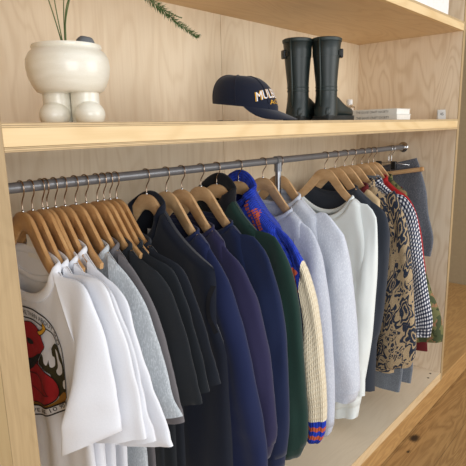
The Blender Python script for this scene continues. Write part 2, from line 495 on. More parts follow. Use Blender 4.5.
tube_bm(bm, [(px-.019, 0, 0), (px, 0, 0), (px+.019, 0, 0)], .0172, 20); tube_bm(bm, [(px, 0, -.045), (px, 0, -.03), (px, 0, -.008)], .0158, 20)
from_bm('tee_joint', bm, M['rail'], post, True, .8)
bm = bmesh.new(); tube_bm(bm, [(px, 0, -ZR+.0008), (px, 0, -ZR+.004), (px, 0, -ZR+.008)], .03, 20); from_bm('foot_plate', bm, M['steel'], post, True, .8)

# ------------------------------------------------------------------ hangers
HTA = [(0, 1.279), (.02, 1.277), (.045, 1.264), (.08, 1.226), (.12, 1.184), (.155, 1.162), (.176, 1.152)]
HTB = [(0, 1.279), (.02, 1.277), (.045, 1.264), (.08, 1.226), (.12, 1.182), (.16, 1.152), (.184, 1.137)]
HT = HTA
def ht(u):
    u = abs(u)
    for (a, za), (b, zb) in zip(HT, HT[1:]):
        if u <= b: return za+(zb-za)*(u-a)/(b-a)
    return HT[-1][1]-(u-HT[-1][0])*.5

def make_hanger(mat):
    r = thing('clothes_hanger', '', 'hanger', (0, YR, ZR))
    top = [(u, z-ZR) for u, z in HT]
    wid = [.050, .050, .049, .047, .043, .037, .031, .018]
    top = [tuple(v) for v in catmull([(u, z, 0) for u, z in top], 22)]
    low = []
    for i, (u, z, _) in enumerate(top):
        k = i/21*(len(wid)-1); j = min(int(k), len(wid)-2); w = wid[j]+(wid[j+1]-wid[j])*(k-j)
        low.append((max(0, u-.25*w*min(1, i/5)), z-w))
    out = [(-u, z) for u, z, _ in top[::-1]] + [(u, z) for u, z, _ in top[1:]]
    inn = [(u, z) for u, z in low[::-1]] + [(-u, z) for u, z in low[1:]]
    def curve(y): return .022*(abs(y)/.22)**2          # arms sweep forward a little
    bm = bmesh.new(); n = len(out); m = len(low)
    lo2 = [(-u, z) for u, z in low[::-1]] + [(u, z) for u, z in low[1:]]
    rings = []
    for (yo, zo), (yi, zi) in zip(out, lo2):
        h = .0052; c = .003; dz = Vector((0, yi-yo, zi-zo)); L = max(dz.length, 1e-5); dz /= L
        A, B = Vector((0, yo, zo)), Vector((0, yi, zi)); ring = []
        for s, e in ((-h, c), (-h*.55, .0008), (h*.55, .0008), (h, c)): ring.append(A+dz*e+Vector((s-curve(yo), 0, 0)))
        for s, e in ((h, c), (h*.55, .0008), (-h*.55, .0008), (-h, c)): ring.append(B-dz*e+Vector((s-curve(yo), 0, 0)))
        rings.append(ring)
    rings_bm(bm, rings, True, True)
    from_bm('wooden_body', bm, mat, r, True, .9)
    pth = [(0, 0, -.063), (0, 0, -.040), (0, -.006, -.029), (0, -.0155, -.016), (0, -.0185, 0), (0, -.013, .0125), (0, 0, .0160), (0, .013, .012), (0, .0178, -.002), (0, .017, -.008)]
    bm = bmesh.new(); tube_bm(bm, catmull([(a, -b*1.0, c) if False else (a, b, c) for a, b, c in pth], 34), .0018, 8)
    h = from_bm('hook', bm, M['wire'], r, True)
    bm = bmesh.new(); tube_bm(bm, [(0, 0, -.064), (0, 0, -.060), (0, 0, -.0565)], [.004, .004, .0028], 12)
    from_bm('ferrule', bm, M['chrome'], h, True)
    return r
protoA = make_hanger(M['beech']); HT = HTB; protoB = make_hanger(M['beech_pale']); used = set()
HT = HTA
def copy_tree(o, parent=None):
    c = o.copy(); COL.objects.link(c)
    if parent: c.parent = parent
    for ch in list(o.children):
        if ch.name.startswith('tmp'): continue
        copy_tree(ch, c)
    return c
def hanger(x, label, rot=0.0, pale=False, tilt=0.0):
    p = protoB if pale else protoA
    if p not in used: o = p; used.add(p)
    else: o = copy_tree(p)
    o.location = (x, YR, ZR); o.rotation_euler = (tilt, 0, rot)
    o['label'] = label; o['category'] = 'hanger'; o['group'] = 'wooden hangers on the clothes rail'
    return o

# ------------------------------------------------------------------ garments
def sm(t): t = min(1, max(0, t)); return t*t*(3-2*t)
def lerp(a, b, t): return a+(b-a)*t
def yclamp(y):                                     # cloth pressed against the back panel
    return y if y < .52 else .52+.06*(1-math.exp(-(y-.52)/.06))

def garment(name, label, cat, x, O, mat, nu=.14, th=.011, hem=.42, hw=.235, front=.08, back=.015, sleeve='long', Iend=None,
            sl_th=.013, dx=-.006, fold=.006, seed=0, collar=.007, collar_mat=None, cuff=None, cuff_len=.06, drop=.26, ay=.11,
            hwpts=None, sleeve_mat=None, cap_split=None, group=None, lift=.003, wr=.006, face=-1, hem_band=False, narrow=0.0):
    root = thing(name, label, cat, (x, YR, ZR), group)
    base = Vector((x, YR, ZR))
    L = lambda p: Vector(p)-base
    nz = lambda a, b, c=0: noise.noise(Vector((a+seed*7.3, b+seed*3.1, c+seed*1.7)))
    tipu = .2
    zn = ht(nu)+lift
    def top(u, sd):
        a = abs(u)
        if a < nu:
            k = 1-(a/nu)**2
            return zn-front*k**.75 if sd == face else zn+back*k
        return ht(a)+lift
    ztip = ht(tipu)+lift
    def halfw(z):
        if hwpts:
            if z >= hwpts[0][0]: return hwpts[0][1]
            for (za, wa), (zb, wb) in zip(hwpts, hwpts[1:]):
                if z >= zb: return lerp(wa, wb, (za-z)/(za-zb))
            return hwpts[-1][1]
        return tipu+(hw-tipu)*sm((ztip-z)/.2)
    tw = hwpts[0][1] if hwpts else tipu
    ns, nv = 34, 34
    def sheetpt(sd, s, t):
        u = s*tw; zt = top(u, sd); z = lerp(zt, hem, t)
        y = yclamp(YR-s*halfw(z))
        e = max(0, 1-abs(s)**12)**.5
        dd = (zt-z)
        thick = .0005 + max(th, .0095*math.exp(-dd/.12))*e*(1-math.exp(-dd/.005))
        if abs(u) < nu: thick = max(thick, (.004+.014*(1-(u/nu)**2)**.5)*math.exp(-dd/.12))
        c = -.022*min(1, abs(u)/.22)**2*math.exp(-dd/.25)
        g = sm(dd/.3)
        f = fold*g*(math.sin(s*9+2.2*z+seed)+.6*math.sin(s*17-1.3*z+seed*2))
        f += fold*1.1*g*nz(s*3.2, z*2.5)+.0025*nz(y*22, z*16, sd)*sm(dd/.06)
        return Vector((x+c+sd*thick+f, y, z))
    bm = bmesh.new(); rings = []
    for i in range(nv+1):
        t = (i/nv)**1.5
        rings.append([L(sheetpt(-1, -1+2*j/ns, t)) for j in range(ns+1)] + [L(sheetpt(1, 1-2*j/ns, t)) for j in range(1, ns)])
    rings_bm(bm, rings)
    bmesh.ops.remove_doubles(bm, verts=bm.verts[:], dist=.0003)
    body = from_bm('torso', bm, mat, root, True)
    parts = [body]
    # neckband
    if collar:
        bm = bmesh.new(); loop = []
        K = 26
        for i in range(K+1):
            s = -1+2*i/K; u = s*nu; p = sheetpt(face, u/tw, 0); loop.append(p)
        for i in range(1, K):
            s = 1-2*i/K; u = s*nu; p = sheetpt(-face, u/tw, 0); loop.append(p)
        n = len(loop); ctr = sum(loop, Vector())/n; rg = []
        for i, p in enumerate(loop):
            tdir = (loop[(i+1) % n]-loop[i-1]).normalized()
            o = Vector((p.x-x, 0, 0)); o = o.normalized() if o.length > 1e-4 else Vector((1, 0, 0))
            dn = Vector((0, 0, 1)); dn = (dn-tdir*dn.dot(tdir)).normalized(); o = dn.cross(tdir).normalized()
            rg.append([L(p+dn*(.3*collar+collar*1.25*math.cos(2*PI*j/10))+o*(.55*collar*math.sin(2*PI*j/10))) for j in range(10)])
        rg.append(rg[0]); rings_bm(bm, rg); bmesh.ops.remove_doubles(bm, verts=bm.verts[:], dist=1e-5)
        from_bm('collar', bm, collar_mat or mat, root, True)
    if sleeve:
        n = 34
        sgn_list = (1, -1)
        Oc = [(YR-.165, ht(.165)+lift+.001), (YR-.19, ht(.19)+lift)] + [p for p in O if YR-p[0] > .205]
        Oc = catmull([(0, a, b) for a, b in Oc], n)
        end = Oc[-1]
        if Iend is None:
            Iend = (end.y+(.12 if sleeve == 'long' else .16), end.z-(.012 if sleeve == 'long' else .07))
        A = (ay, ztip-drop)
        mid = ((A[0]+Iend[0])/2-.006, (A[1]+Iend[1])/2)
        Ic = catmull([(0, A[0], A[1]), (0, *mid), (0, *Iend)], n)
        for sg in sgn_list:
            def mk(i0, i1, nm, mt, grow=0, rib=0, endcap=True, par=root):
                rings = []; m = 28
                for i in range(i0, i1+1):
                    t = i/(n-1); a, b = Oc[i], Ic[i]; c = (a+b)/2; h = (a-b)/2
                    if narrow: h = h*(1-narrow*sm((t-.2)/.8)); c = a-h
                    tk = lerp(.0085, sl_th, sm(t/.35))+grow
                    if sleeve == 'short' and t > .93: tk += .0014; h = h*1.012
                    if nm == 'cuff': tk *= .85; h = h*(1-.10*sm((i-i0)/3)); c = a-h*1.03
                    ring = []
                    for j in range(m):
                        an = 2*PI*j/m; ca, sa = math.cos(an), math.sin(an)
                        cx = math.copysign(abs(ca)**.75, ca); sx = math.copysign(abs(sa)**.8, sa)
                        p = c+h*cx
                        w = sm(t/.15)
                        xx = x-.020*(1-t)**3 + dx*1.6*sm(t*1.4)*(.55-.45*cx) + tk*sx
                        wv = wr*w*(nz(p.y*9, p.z*4, sg)*1.2+.5*nz(p.y*26, p.z*9, 2)+.8*t**2*nz(p.y*9, p.z*26, 5))
                        if sleeve == 'long': wv += wr*.5*w*math.sin(cx*5+p.z*3+seed)
                        if rib: wv += rib*math.sin(j*PI)  # ribs come from the material
                        y = p.y + (.35*wv if abs(cx) > .6 else 0)
                        u = YR-y
                        if sg < 0:
                            ub = u if u < .2 else .2+(u-.2)*.4
                            y = YR+ub; y = yclamp(y)
                        ring.append(L((xx+wv, y, p.z+.0)))
                    rings.append(ring)
                if endcap:
                    r = rings[-1]; ct = sum(r, Vector())/len(r); upv = (sum(rings[-2], Vector())/len(r)-ct).normalized()
                    rings.append([ct+(q-ct)*.94 for q in r]); rings.append([ct+(q-ct)*.9+upv*.012 for q in r])
                bm = bmesh.new(); vs = rings_bm(bm, rings, True, True)
                if sg < 0: bmesh.ops.reverse_faces(bm, faces=bm.faces[:])
                return from_bm(nm, bm, mt, par, True, 1.3)
            last = n-1; smat = sleeve_mat or mat
            cl = 0
            if cuff:
                Ltot = sum((Oc[i+1]-Oc[i]).length for i in range(n-1)); cl = max(2, round(cuff_len/Ltot*(n-1)))
            if cap_split:
                k = next(i for i in range(n) if Oc[i].z < cap_split)
                parts.append(mk(0, k, 'shoulder', mat, .001, endcap=False))
                s_ = mk(k, last-cl, 'sleeve', smat, 0)
            else:
                s_ = mk(0, last-cl, 'sleeve', smat)
            parts.append(s_)
            if cuff: mk(last-cl, last, 'cuff', cuff, -.001, par=s_)
    root_parts = parts
    return root, parts

TEES = 'shirts at the left end of the rail'
def O_(*p): return list(p)

# -- 1 printed white tee
tee, tp = garment('t_shirt', 'white t-shirt with a red devil print on its front, nearest the left side panel', 't-shirt', .161,
    O_((.023, 1.141), (-.015, 1.09), (-.042, 1.031), (-.062, .93), (-.07, .82)), M['white'], nu=.170, hem=.40, hw=.25, front=.10, sleeve='short',
    Iend=(.062, .74), dx=-.05, sl_th=.012, seed=1, fold=.004, collar=.010, drop=.17, ay=.045, th=.010, group=TEES)
DV = {"outer":[[0.3561,1.0228],[0.3301,1.025],[0.2721,1.0294],[0.2269,1.0239],[0.2033,1.0177],[0.1641,0.9963],[0.1419,0.9647],[0.138,0.9345],[0.1375,0.8977],[0.148,0.824]],"inner":[[0.364,0.9897],[0.3289,0.9939],[0.279,0.9977],[0.2333,0.9929],[0.2042,0.9884],[0.181,0.9827],[0.1615,0.9591],[0.1517,0.9356]],"text":[[0.3618,0.9987],[0.3268,1.0028],[0.2771,1.0064],[0.2312,1.0028],[0.1979,0.9953],[0.1717,0.9812],[0.1526,0.9564]],"red_head":[[0.4195,0.9571],[0.3316,0.9819],[0.2973,0.9877],[0.266,0.9845],[0.2476,0.9729],[0.2366,0.9513],[0.2294,0.9369],[0.2459,0.9183],[0.2691,0.8946],[0.2914,0.8648],[0.3892,0.8338],[0.4507,0.8331]],"horn":[[0.258,0.9729],[0.244,0.9657],[0.2207,0.98],[0.2106,0.9934],[0.2236,1.0034],[0.2297,0.9857]],"arm":[[0.4558,0.8127],[0.3219,0.861],[0.2814,0.8737],[0.2175,0.861],[0.1872,0.8402],[0.1872,0.8191],[0.2135,0.79],[0.2644,0.7619],[0.3276,0.7474],[0.4822,0.7078]],"beard":[[0.3395,0.8731],[0.3029,0.8871],[0.2604,0.9113],[0.2505,0.9086],[0.283,0.8789],[0.3254,0.8452],[0.3661,0.8322]],"eye":[[0.3248,0.9382],[0.3027,0.9386],[0.288,0.9314],[0.306,0.9235],[0.3223,0.9246]],"dark":[[0.2432,0.9191],[0.2185,0.9155],[0.1919,0.9504],[0.1705,0.9618],[0.1547,0.9453],[0.1448,0.9219],[0.1424,0.8961],[0.1505,0.8368],[0.1688,0.8136],[0.1966,0.7949],[0.1843,0.8218],[0.1851,0.8437],[0.216,0.8638],[0.2578,0.8726],[0.2779,0.8777]],"fl1":[[0.2542,0.9159],[0.2375,0.9346],[0.2211,0.9529],[0.2252,0.9327],[0.2132,0.9171],[0.2264,0.8882],[0.2382,0.8929],[0.2401,0.909]],"fl2":[[0.2162,0.9271],[0.2008,0.9425],[0.1974,0.9218],[0.1881,0.9192],[0.1925,0.8962],[0.2117,0.8859],[0.216,0.9025]],"fl3":[[0.1782,0.9463],[0.1671,0.9416],[0.1637,0.9213],[0.1518,0.9091],[0.1553,0.8892],[0.1772,0.8739],[0.1905,0.8804],[0.177,0.9011]],"fl4":[[0.1574,0.8642],[0.1439,0.8742],[0.1484,0.8484],[0.16,0.8497]],"gold":[[0.484,0.7006],[0.3279,0.7458],[0.2649,0.7594],[0.213,0.7873],[0.1827,0.8168],[0.15,0.8397],[0.1515,0.8172],[0.2093,0.7802],[0.2551,0.7555],[0.3304,0.7342],[0.4867,0.6897]],"ban":[[0.4877,0.6861],[0.3301,0.7359],[0.2548,0.7571],[0.1983,0.7858],[0.1498,0.8138],[0.146,0.7945],[0.1971,0.7649],[0.2504,0.7367],[0.3244,0.7093],[0.4959,0.6531]],"bantext":[[0.3599,0.7044],[0.3226,0.718],[0.2525,0.7418],[0.1957,0.7726],[0.1473,0.801]]}
tb = bvh_of(tp[0])
def decal(name, bm, mat, parent, bvh, off, x0=-.6):
    project(bm, bvh, lambda c: Vector((x0, c.x, c.y)), (1, 0, 0), off)
    for v in bm.verts: v.co -= parent.location
    return from_bm(name, bm, mat, parent, True)
def strip_poly(path, w):
    P = catmull([(a, b, 0) for a, b in path], 40); lft, rgt = [], []
    for i, p in enumerate(P):
        t = (P[min(i+1, 39)]-P[max(i-1, 0)]).normalized(); nn = Vector((-t.y, t.x, 0))*w/2
        lft.append(p+nn); rgt.append(p-nn)
    return P, lft, rgt
def strip_bm(path, w):
    P, a, b = strip_poly(path, w); bm = bmesh.new()
    va = [bm.verts.new(p) for p in a]; vb = [bm.verts.new(p) for p in b]
    for i in range(len(P)-1): bm.faces.new((va[i], va[i+1], vb[i+1], vb[i]))
    return bm
def smooth_poly(pts, n=60):
    return [(p.x, p.y) for p in catmull([(a, b, 0) for a, b in pts]+[(pts[0][0], pts[0][1], 0)], n)][:-1]
pr = from_bm('printed_badge', poly_bm([(-9, -9), (-9, -9.001), (-9.001, -9)]), M['ink'], None)
bpy.data.objects.remove(pr)
badge = decal('printed_badge', poly_bm(smooth_poly(DV['dark'])), M['ink_olive'], tee, tb, .0012)
def sub(bm, nm, mat, off): 
    project(bm, tb, lambda c: Vector((-.6, c.x, c.y)), (1, 0, 0), off)
    for v in bm.verts: v.co -= tee.location
    return from_bm(nm, bm, mat, badge, True)
sub(strip_bm(DV['outer'], .0042), 'ring_line', M['ink'], .0016); sub(strip_bm(DV['inner'], .0036), 'ring_line', M['ink'], .0016)
sub(poly_bm(smooth_poly(DV['gold'])), 'gold_band', M['ink_amber'], .0018)
for q in ('fl1', 'fl2', 'fl3', 'fl4'): sub(poly_bm(smooth_poly(DV[q], 40)), 'flame', M['ink_white'], .0018)
sub(poly_bm(smooth_poly(DV['red_head'])), 'red_head', M['ink_red'], .0024)
sub(strip_bm([DV['red_head'][i] for i in range(1, 10)], .0026), 'outline', M['ink'], .0026)
sub(poly_bm(smooth_poly(DV['arm'])), 'red_arm', M['ink_red'], .0030)
sub(strip_bm([DV['arm'][i] for i in range(1, 9)], .003), 'outline', M['ink'], .0034)
sub(strip_bm([(.335, .835), (.29, .838), (.255, .815), (.235, .80)], .005), 'shading_stroke', M['ink_dred'], .0036)
sub(strip_bm([(.33, .795), (.28, .79), (.23, .80)], .004), 'shading_stroke', M['ink_dred'], .0036)
sub(poly_bm(smooth_poly(DV['beard'])), 'beard', M['ink'], .0038)
sub(poly_bm(smooth_poly(DV['eye'], 30)), 'eye', M['ink'], .0036)
sub(poly_bm(smooth_poly(DV['horn'], 40)), 'horn', M['ink_gold'], .0036)
sub(strip_bm(DV['horn']+[DV['horn'][0]], .002), 'outline', M['ink'], .004)
sub(poly_bm(DV['ban']), 'banner', M['ink_white'], .0038)
for sl in (slice(0, 5), slice(5, 10)): sub(strip_bm(DV['ban'][sl], .0036), 'banner_line', M['ink'], .0044)
sub(strip_bm([DV['ban'][4], DV['ban'][5]], .0036), 'banner_line', M['ink'], .0044)
def text_on(path, s, size, nm, off, flip=1):
    P = catmull([(a, b, 0) for a, b in path], 80); bm = text_bm(s, size, 'LEFT')
    xs = [v.co.x for v in bm.verts]; x0, x1 = min(xs), max(xs)
    Lp = sum((P[i+1]-P[i]).length for i in range(79)); k = Lp/(x1-x0)*.97
    acc = [0]
    for i in range(79): acc.append(acc[-1]+(P[i+1]-P[i]).length)
    for v in bm.verts:
        d = (v.co.x-x0)*k; i = max(j for j in range(79) if acc[j] <= d+1e-9)
        t = (P[i+1]-P[i]).normalized(); nn = Vector((t.y, -t.x, 0)) if flip < 0 else Vector((-t.y, t.x, 0))
        if nn.y < 0: nn = -nn
        v.co = P[i]+t*(d-acc[i])+nn*(v.co.y)
    return sub(bm, nm, M['ink'], off)
text_on(DV['text'], 'MORE THAN ABOUT SLO', .019, 'ring_lettering', .0018)
text_on(DV['bantext'], 'WE RE 10 90', .015, 'banner_lettering', .005)

def neck_label(parent, y, z, x, w, h, mat=M['paper']):
    bm = bmesh.new(); box_bm(bm, (x-.0008, y-w/2, z-h), (x+.0008, y+w/2, z))
    for v in bm.verts: v.co -= parent.location
    return from_bm('neck_label', bm, mat, parent)
neck_label(tee, .285, 1.215, .176, .075, .06)

tee_specs = [
 (.187, [(-.005, 1.149), (-.04, 1.09), (-.064, 1.032), (-.09, .938), (-.112, .80)], 'white', 2, 'white t-shirt hanging directly behind the printed one', .14, .125),
 (.215, [(.005, 1.12), (-.03, 1.05), (-.06, .98), (-.10, .86), (-.12, .79)], 'offwhite', 3, 'plain off-white t-shirt squeezed between two white ones', .13, .12),
 (.251, [(.008, 1.092), (-.03, 1.014), (-.05, .955), (-.09, .86), (-.133, .762)], 'white', 4, 'bright white t-shirt touching the heather grey one', .10, .10),
 (.311, [(.036, 1.085), (-.001, 1.021), (-.03, .94), (-.064, .846), (-.098, .792)], 'heather', 5, 'light heather grey t-shirt between white and taupe shirts', .07, .11),
 (.343, [(.037, 1.077), (-.006, .999), (-.035, .89), (-.071, .752)], 'taupe', 6, 'dark taupe grey t-shirt next to the heather grey one', .06, .11),
 (.379, [(.019, 1.111), (-.038, 1.009), (-.07, .90), (-.097, .793)], 'black', 7, 'charcoal black t-shirt right beside the taupe one', .05, .12),
 (.415, [(.026, 1.119), (-.02, 1.04), (-.047, .963), (-.075, .89), (-.095, .815)], 'black2', 8, 'washed black t-shirt in the middle of the three black ones', .05, .12),
 (.444, [(.02, 1.12), (-.03, 1.03), (-.06, .96), (-.085, .89), (-.104, .825)], 'black3', 9, 'blue-black t-shirt beside the dark sleeveless pinafore', .05, .12),
]
for x, O, m, sd, lab, iy, nu in tee_specs:
    garment('t_shirt', lab, 't-shirt', x, O, M[m], nu=nu+.035, hem=.42+.01*(sd % 3), hw=.245, front=.06, sleeve='short',
            Iend=(O[-1][0]+.21, O[-1][1]-.075), dx=-.022 if sd < 5 else -.016, sl_th=.011 if sd < 8 else .012, seed=sd, fold=.004, wr=.009, th=.008, group=TEES, drop=.24)

HT = HTB
# -- sleeveless pinafore
vest, vp = garment('pinafore', 'long sleeveless blue-black pinafore hanging right of the black t-shirts', 'dress', .556, [], M['vest'], nu=.075, th=.022, hem=.12,
    hwpts=[(1.2, .275), (1.12, .30), (1.06, .305), (1.0, .298), (.92, .292), (.88, .312), (.84, .322), (.48, .325), (.1, .33)], sleeve=None, front=.10, back=.035, seed=11, fold=.010, collar=.012)
vb = bvh_of(vp[0])
bm = strip_bm([(-.008, 1.06), (.014, 1.0), (.016, .95), (.002, .905), (-.016, .895)], .010)
decal('armhole_binding', bm, M['blackfleece'], vest, vb, .002)
neck_label(vest, .27, 1.17, .555, .06, .03)

SW = dict(th=.020, sl_th=.030, hem=.36, hw=.25, fold=.009, wr=.012)
def sweat(name, label, x, O, m, seed, cat='sweatshirt', **kw):
    a = dict(SW); a.update(kw)
    return garment(name, label, cat, x, O, M[m], seed=seed, **a)
n1, n1p = sweat('sweatshirt', 'navy sweatshirt with a small pale mark low on its sleeve', .636, [(.096, 1.108), (.033, 1.032), (0, .94), (-.035, .83), (-.07, .68), (-.088, .589), (-.100, .46), (-.07, .36)], 'navy', 12,
      nu=.15, cuff=M['navy'], Iend=(.07, .34), front=.05)
decal('pale_mark', strip_bm([(.034, .552), (.028, .557), (.024, .551), (.025, .542), (.030, .537)], .004), M['offwhite'], n1, bvh_of(*n1p), .002, .3)
sweat('sweatshirt', 'plum-tinted navy sweatshirt in the middle of the three navy ones', .703, [(.09, 1.11), (.043, 1.071), (0, 1.0), (-.025, .932), (-.055, .80), (-.075, .652), (-.088, .536), (-.06, .44)], 'purple', 13,
      nu=.15, cuff=M['purple'], Iend=(.05, .43), front=.05)
sweat('sweatshirt', 'dark navy sweatshirt hanging left of the green jacket', .792, [(.059, 1.137), (.02, 1.10), (0, 1.064), (-.035, .96), (-.057, .845), (-.068, .65), (-.068, .498), (-.048, .34)], 'navy2', 14,
      nu=.15, cuff=M['navy2'], Iend=(.06, .32), front=.05)
gj, gp = sweat('jacket', 'dark bottle-green jacket with a black fleece collar', .871, [(.06, 1.135), (.019, 1.118), (-.028, 1.035), (-.055, .9), (-.07, .75), (-.082, .576), (-.087, .428), (-.06, .345)], 'green', 15, cat='jacket',
      nu=.075, collar=.022, collar_mat=M['blackfleece'], back=.05, cuff=M['green'], Iend=(.045, .325), front=.05, sl_th=.032)
# -- blue knitted jumper with cream sleeves
bk, bp = sweat('knitted_jumper', 'royal blue knitted jumper with cream sleeves and orange letters', .984, [(.045, 1.093), (.01, 1.045), (-.017, 1.006), (-.045, .92), (-.06, .852), (-.08, .70), (-.093, .524), (-.091, .397), (-.07, .345)], 'blue', 16, cat='jumper',
      nu=.075, collar=.020, back=.055, front=.06, sleeve_mat=M['cream'], cap_split=1.035, cuff=M['bluecuff'], cuff_len=.10, Iend=(-.008, .35), th=.042, sl_th=.030, hw=.312, hem=.40, ay=.0, drop=.12)
bb = bvh_of(*bp[:1])
def blobs(path, parent, bvh, seed, w=.016):
    rnd = random.Random(seed); P = catmull([(a, b, 0) for a, b in path], 9); bm = bmesh.new()
    for i, p in enumerate(P):
        t = (P[min(i+1, 8)]-P[max(i-1, 0)]).normalized(); nn = Vector((-t.y, t.x, 0))
        for sd in (-1, 1):
            if rnd.random() < .2: continue
            c = p+nn*sd*w*.3; a, b = w*.30*rnd.uniform(.7, 1.3), w*.34*rnd.uniform(.7, 1.2)
            vs = [bm.verts.new(c+t*b*math.sin(q*PI/3)+nn*a*math.cos(q*PI/3)) for q in range(6)]; bm.faces.new(vs)
        if i % 3 == 1:
            vs = [bm.verts.new(p+t*dy*w*.16+nn*dx*w*.45) for dx, dy in ((-1, -1), (1, -1), (1, 1), (-1, 1))]; bm.faces.new(vs)
    refine(bm, .006)
    return decal('knitted_letters', bm, M['orange'], parent, bvh, .003)
blobs([(.222, 1.212), (.208, 1.185), (.192, 1.155), (.176, 1.12)], bk, bb, 2)
blobs([(.185, 1.186), (.172, 1.168), (.158, 1.145), (.146, 1.122)], bk, bb, 3)
sb = bvh_of(*bp)
bm = poly_bm(smooth_poly([(.046, 1.0), (.02, .998), (.002, .985), (.010, .968), (-.002, .935), (.008, .905), (.022, .93), (.03, .965)], 40), .008)
decal('knitted_letters', bm, M['orange'], bk, sb, .003)
sweat('sweatshirt', 'grey marl sweatshirt hanging right of the blue jumper', 1.130, [(.09, 1.12), (.054, 1.096), (.02, 1.03), (.009, .981), (-.015, .839), (-.035, .6), (-.046, .357), (-.025, .29)], 'marl', 18,
      nu=.15, cuff=M['marl'], Iend=(.08, .275), front=.05)
g2, g2p = sweat('sweatshirt', 'paler grey marl sweatshirt hanging left of the white one', 1.240, [(.08, 1.15), (.051, 1.138), (.01, 1.09), (-.016, 1.049), (-.045, .9), (-.066, .741), (-.08, .6), (-.09, .46), (-.075, .40)], 'marl2', 19,
      nu=.11, cuff=M['marl2'], Iend=(.075, .375), front=.05, collar=.008, sl_th=.042, th=.03)
neck_label(g2, .27, 1.175, 1.255, .06, .055)
sweat('sweatshirt', 'white sweatshirt with a wide round neckline on a pale hanger', 1.597, [(.08, 1.14), (.056, 1.121), (.030, 1.088), (.022, 1.0), (.02, .85), (.026, .70), (.035, .52), (.056, .349), (.078, .20), (.09, .10), (.11, .06)], 'whitegreen', 20,
      nu=.155, cuff=M['whitegreen'], Iend=(.225, .05), front=.11, back=-.085, collar=.009, th=.03, sl_th=.036, hem=.22, dx=-.01, hw=.24)
sweat('sweatshirt', 'charcoal sweatshirt hanging behind the white one', 1.695, [(.06, 1.11), (.03, 1.08), (.016, 1.02), (.012, .95), (.03, .62), (.06, .42), (.099, .248)], 'char', 21,
      nu=.12, cuff=M['char'], Iend=(.21, .22), front=.03, th=.03, sl_th=.04, hem=.2, hw=.24)
sweat('shirt', 'tan canvas shirt with a red lining, its neck just visible above the white sweatshirt', 1.778, [(.08, 1.10), (.06, 1.0), (.06, .8), (.07, .6), (.08, .45)], 'cream_cloth', 22, cat='shirt',
      nu=.13, sleeve=None, front=.05, collar=.014, collar_mat=M['maroon'], th=.02, hem=.50, hw=.19)
sweat('jacket', 'tan jacket woven with dark blue flowers', 1.858, [(.07, 1.17), (.043, 1.121), (.01, 1.04), (-.003, .982), (-.03, .82), (-.049, .644), (-.068, .48), (-.07, .36), (-.05, .30)], 'tapestry', 23, cat='jacket',
      nu=.12, Iend=(.11, .255), front=.05, collar=.018, th=.03, sl_th=.036, hem=.235, hw=.26, dx=-.02)
sweat('shirt', 'black and white gingham shirt hanging right of the flowered jacket', 1.955, [(.06, 1.13), (.005, 1.064), (-.025, .95), (-.047, .822), (-.08, .66), (-.108, .527), (-.106, .44)], 'gingham', 24, cat='shirt',
      nu=.11, cuff=M['gingham'], Iend=(.03, .41), front=.05, collar=.014, th=.02, sl_th=.026, hem=.45)
sweat('shirt', 'red wool shirt showing as a thin strip behind the gingham one', 2.03, [(.075, 1.12), (.035, 1.06), (0, .95), (-.022, .82), (-.035, .7), (0, .42)], 'red', 25, cat='shirt',
      nu=.11, Iend=(.09, .25), front=.05, collar=.012, th=.016, sl_th=.02, hem=.2)
sweat('jacket', 'green camouflage jacket with its hem below the gingham cuff', 2.085, [(.085, 1.08), (.06, 1.0), (.03, .9), (-.03, .68), (-.10, .52), (-.122, .42), (-.12, .37)], 'camo', 26, cat='jacket',
      nu=.11, Iend=(.06, .33), front=.05, collar=.012, th=.018, sl_th=.022, hem=.30)

# -- denim on clamp hangers
def slab(name, x, prof, th, mat, root, seed, slope=0):
    """flat-folded cloth: prof = [(z, y_front, y_back)]"""
    bm = bmesh.new(); rings = []; n = 40
    pts_f = catmull([(p[1], p[0], 0) for p in prof], 30); pts_b = catmull([(p[2], p[0], 0) for p in prof], 30)
    for a, b in zip(pts_f, pts_b):
        ring = []
        for j in range(n):
            an = 2*PI*j/n; c = math.copysign(abs(math.cos(an))**.5, math.cos(an)); s = math.copysign(abs(math.sin(an))**.6, math.sin(an))
            k = (1-c)/2; y = lerp(a.x, b.x, k); z = lerp(a.y, b.y, k)
            w = sm((prof[0][0]-z)/.2)
            f = w*(.010*noise.noise(Vector((y*7+seed, z*3, seed)))+.006*math.sin(y*38+seed+z*2))
            ring.append(Vector((x+th*s*(.5+.5*w)+f, y, z))-root.location)
        rings.append(ring)
    if slope:
        zt = prof[0][0]-root.location.z; zb = prof[-1][0]-root.location.z; yf = prof[0][1]-root.location.y
        for r_ in rings:
            for q in r_: q.z -= slope*(q.y-yf)*max(0, (q.z-zb)/(zt-zb))
    rings_bm(bm, rings, True, True)
    return from_bm(name, bm, mat, root, True, 1.2)
def clamp_hanger(x, label, y0, y1, z, drop=0.0, tilt=.0):
    r = thing('clamp_hanger', label, 'hanger', (x, YR, ZR), None)
    pth = [(0, 0, -.075), (0, 0, -.040), (0, -.006, -.029), (0, -.0155, -.016), (0, -.0185, 0), (0, -.013, .0125), (0, 0, .0160), (0, .013, .012), (0, .0178, -.002)]
    bm = bmesh.new(); tube_bm(bm, catmull(pth, 30), .0018, 8); from_bm('hook', bm, M['chrome'], r, True)
    return r
jn = thing('denim_skirt', 'washed grey denim skirt clamped under a wooden bar at the rail end', 'skirt', (2.33, YR, ZR))
slab('skirt_panel', 2.345, [(1.285, .165, .47), (1.22, .14, .475), (1.10, .105, .49), (.97, .084, .50), (.84, .05, .51), (.74, .06, .51)], .018, M['denim'], jn, 3, .25)
wb = slab('waistband', 2.345, [(1.287, .1645, .472), (1.268, .158, .473), (1.250, .150, .474)], .0145, M['denim'], jn, 3)
for v in wb.data.vertices: v.co.z -= .25*(v.co.y+YR-.1645)
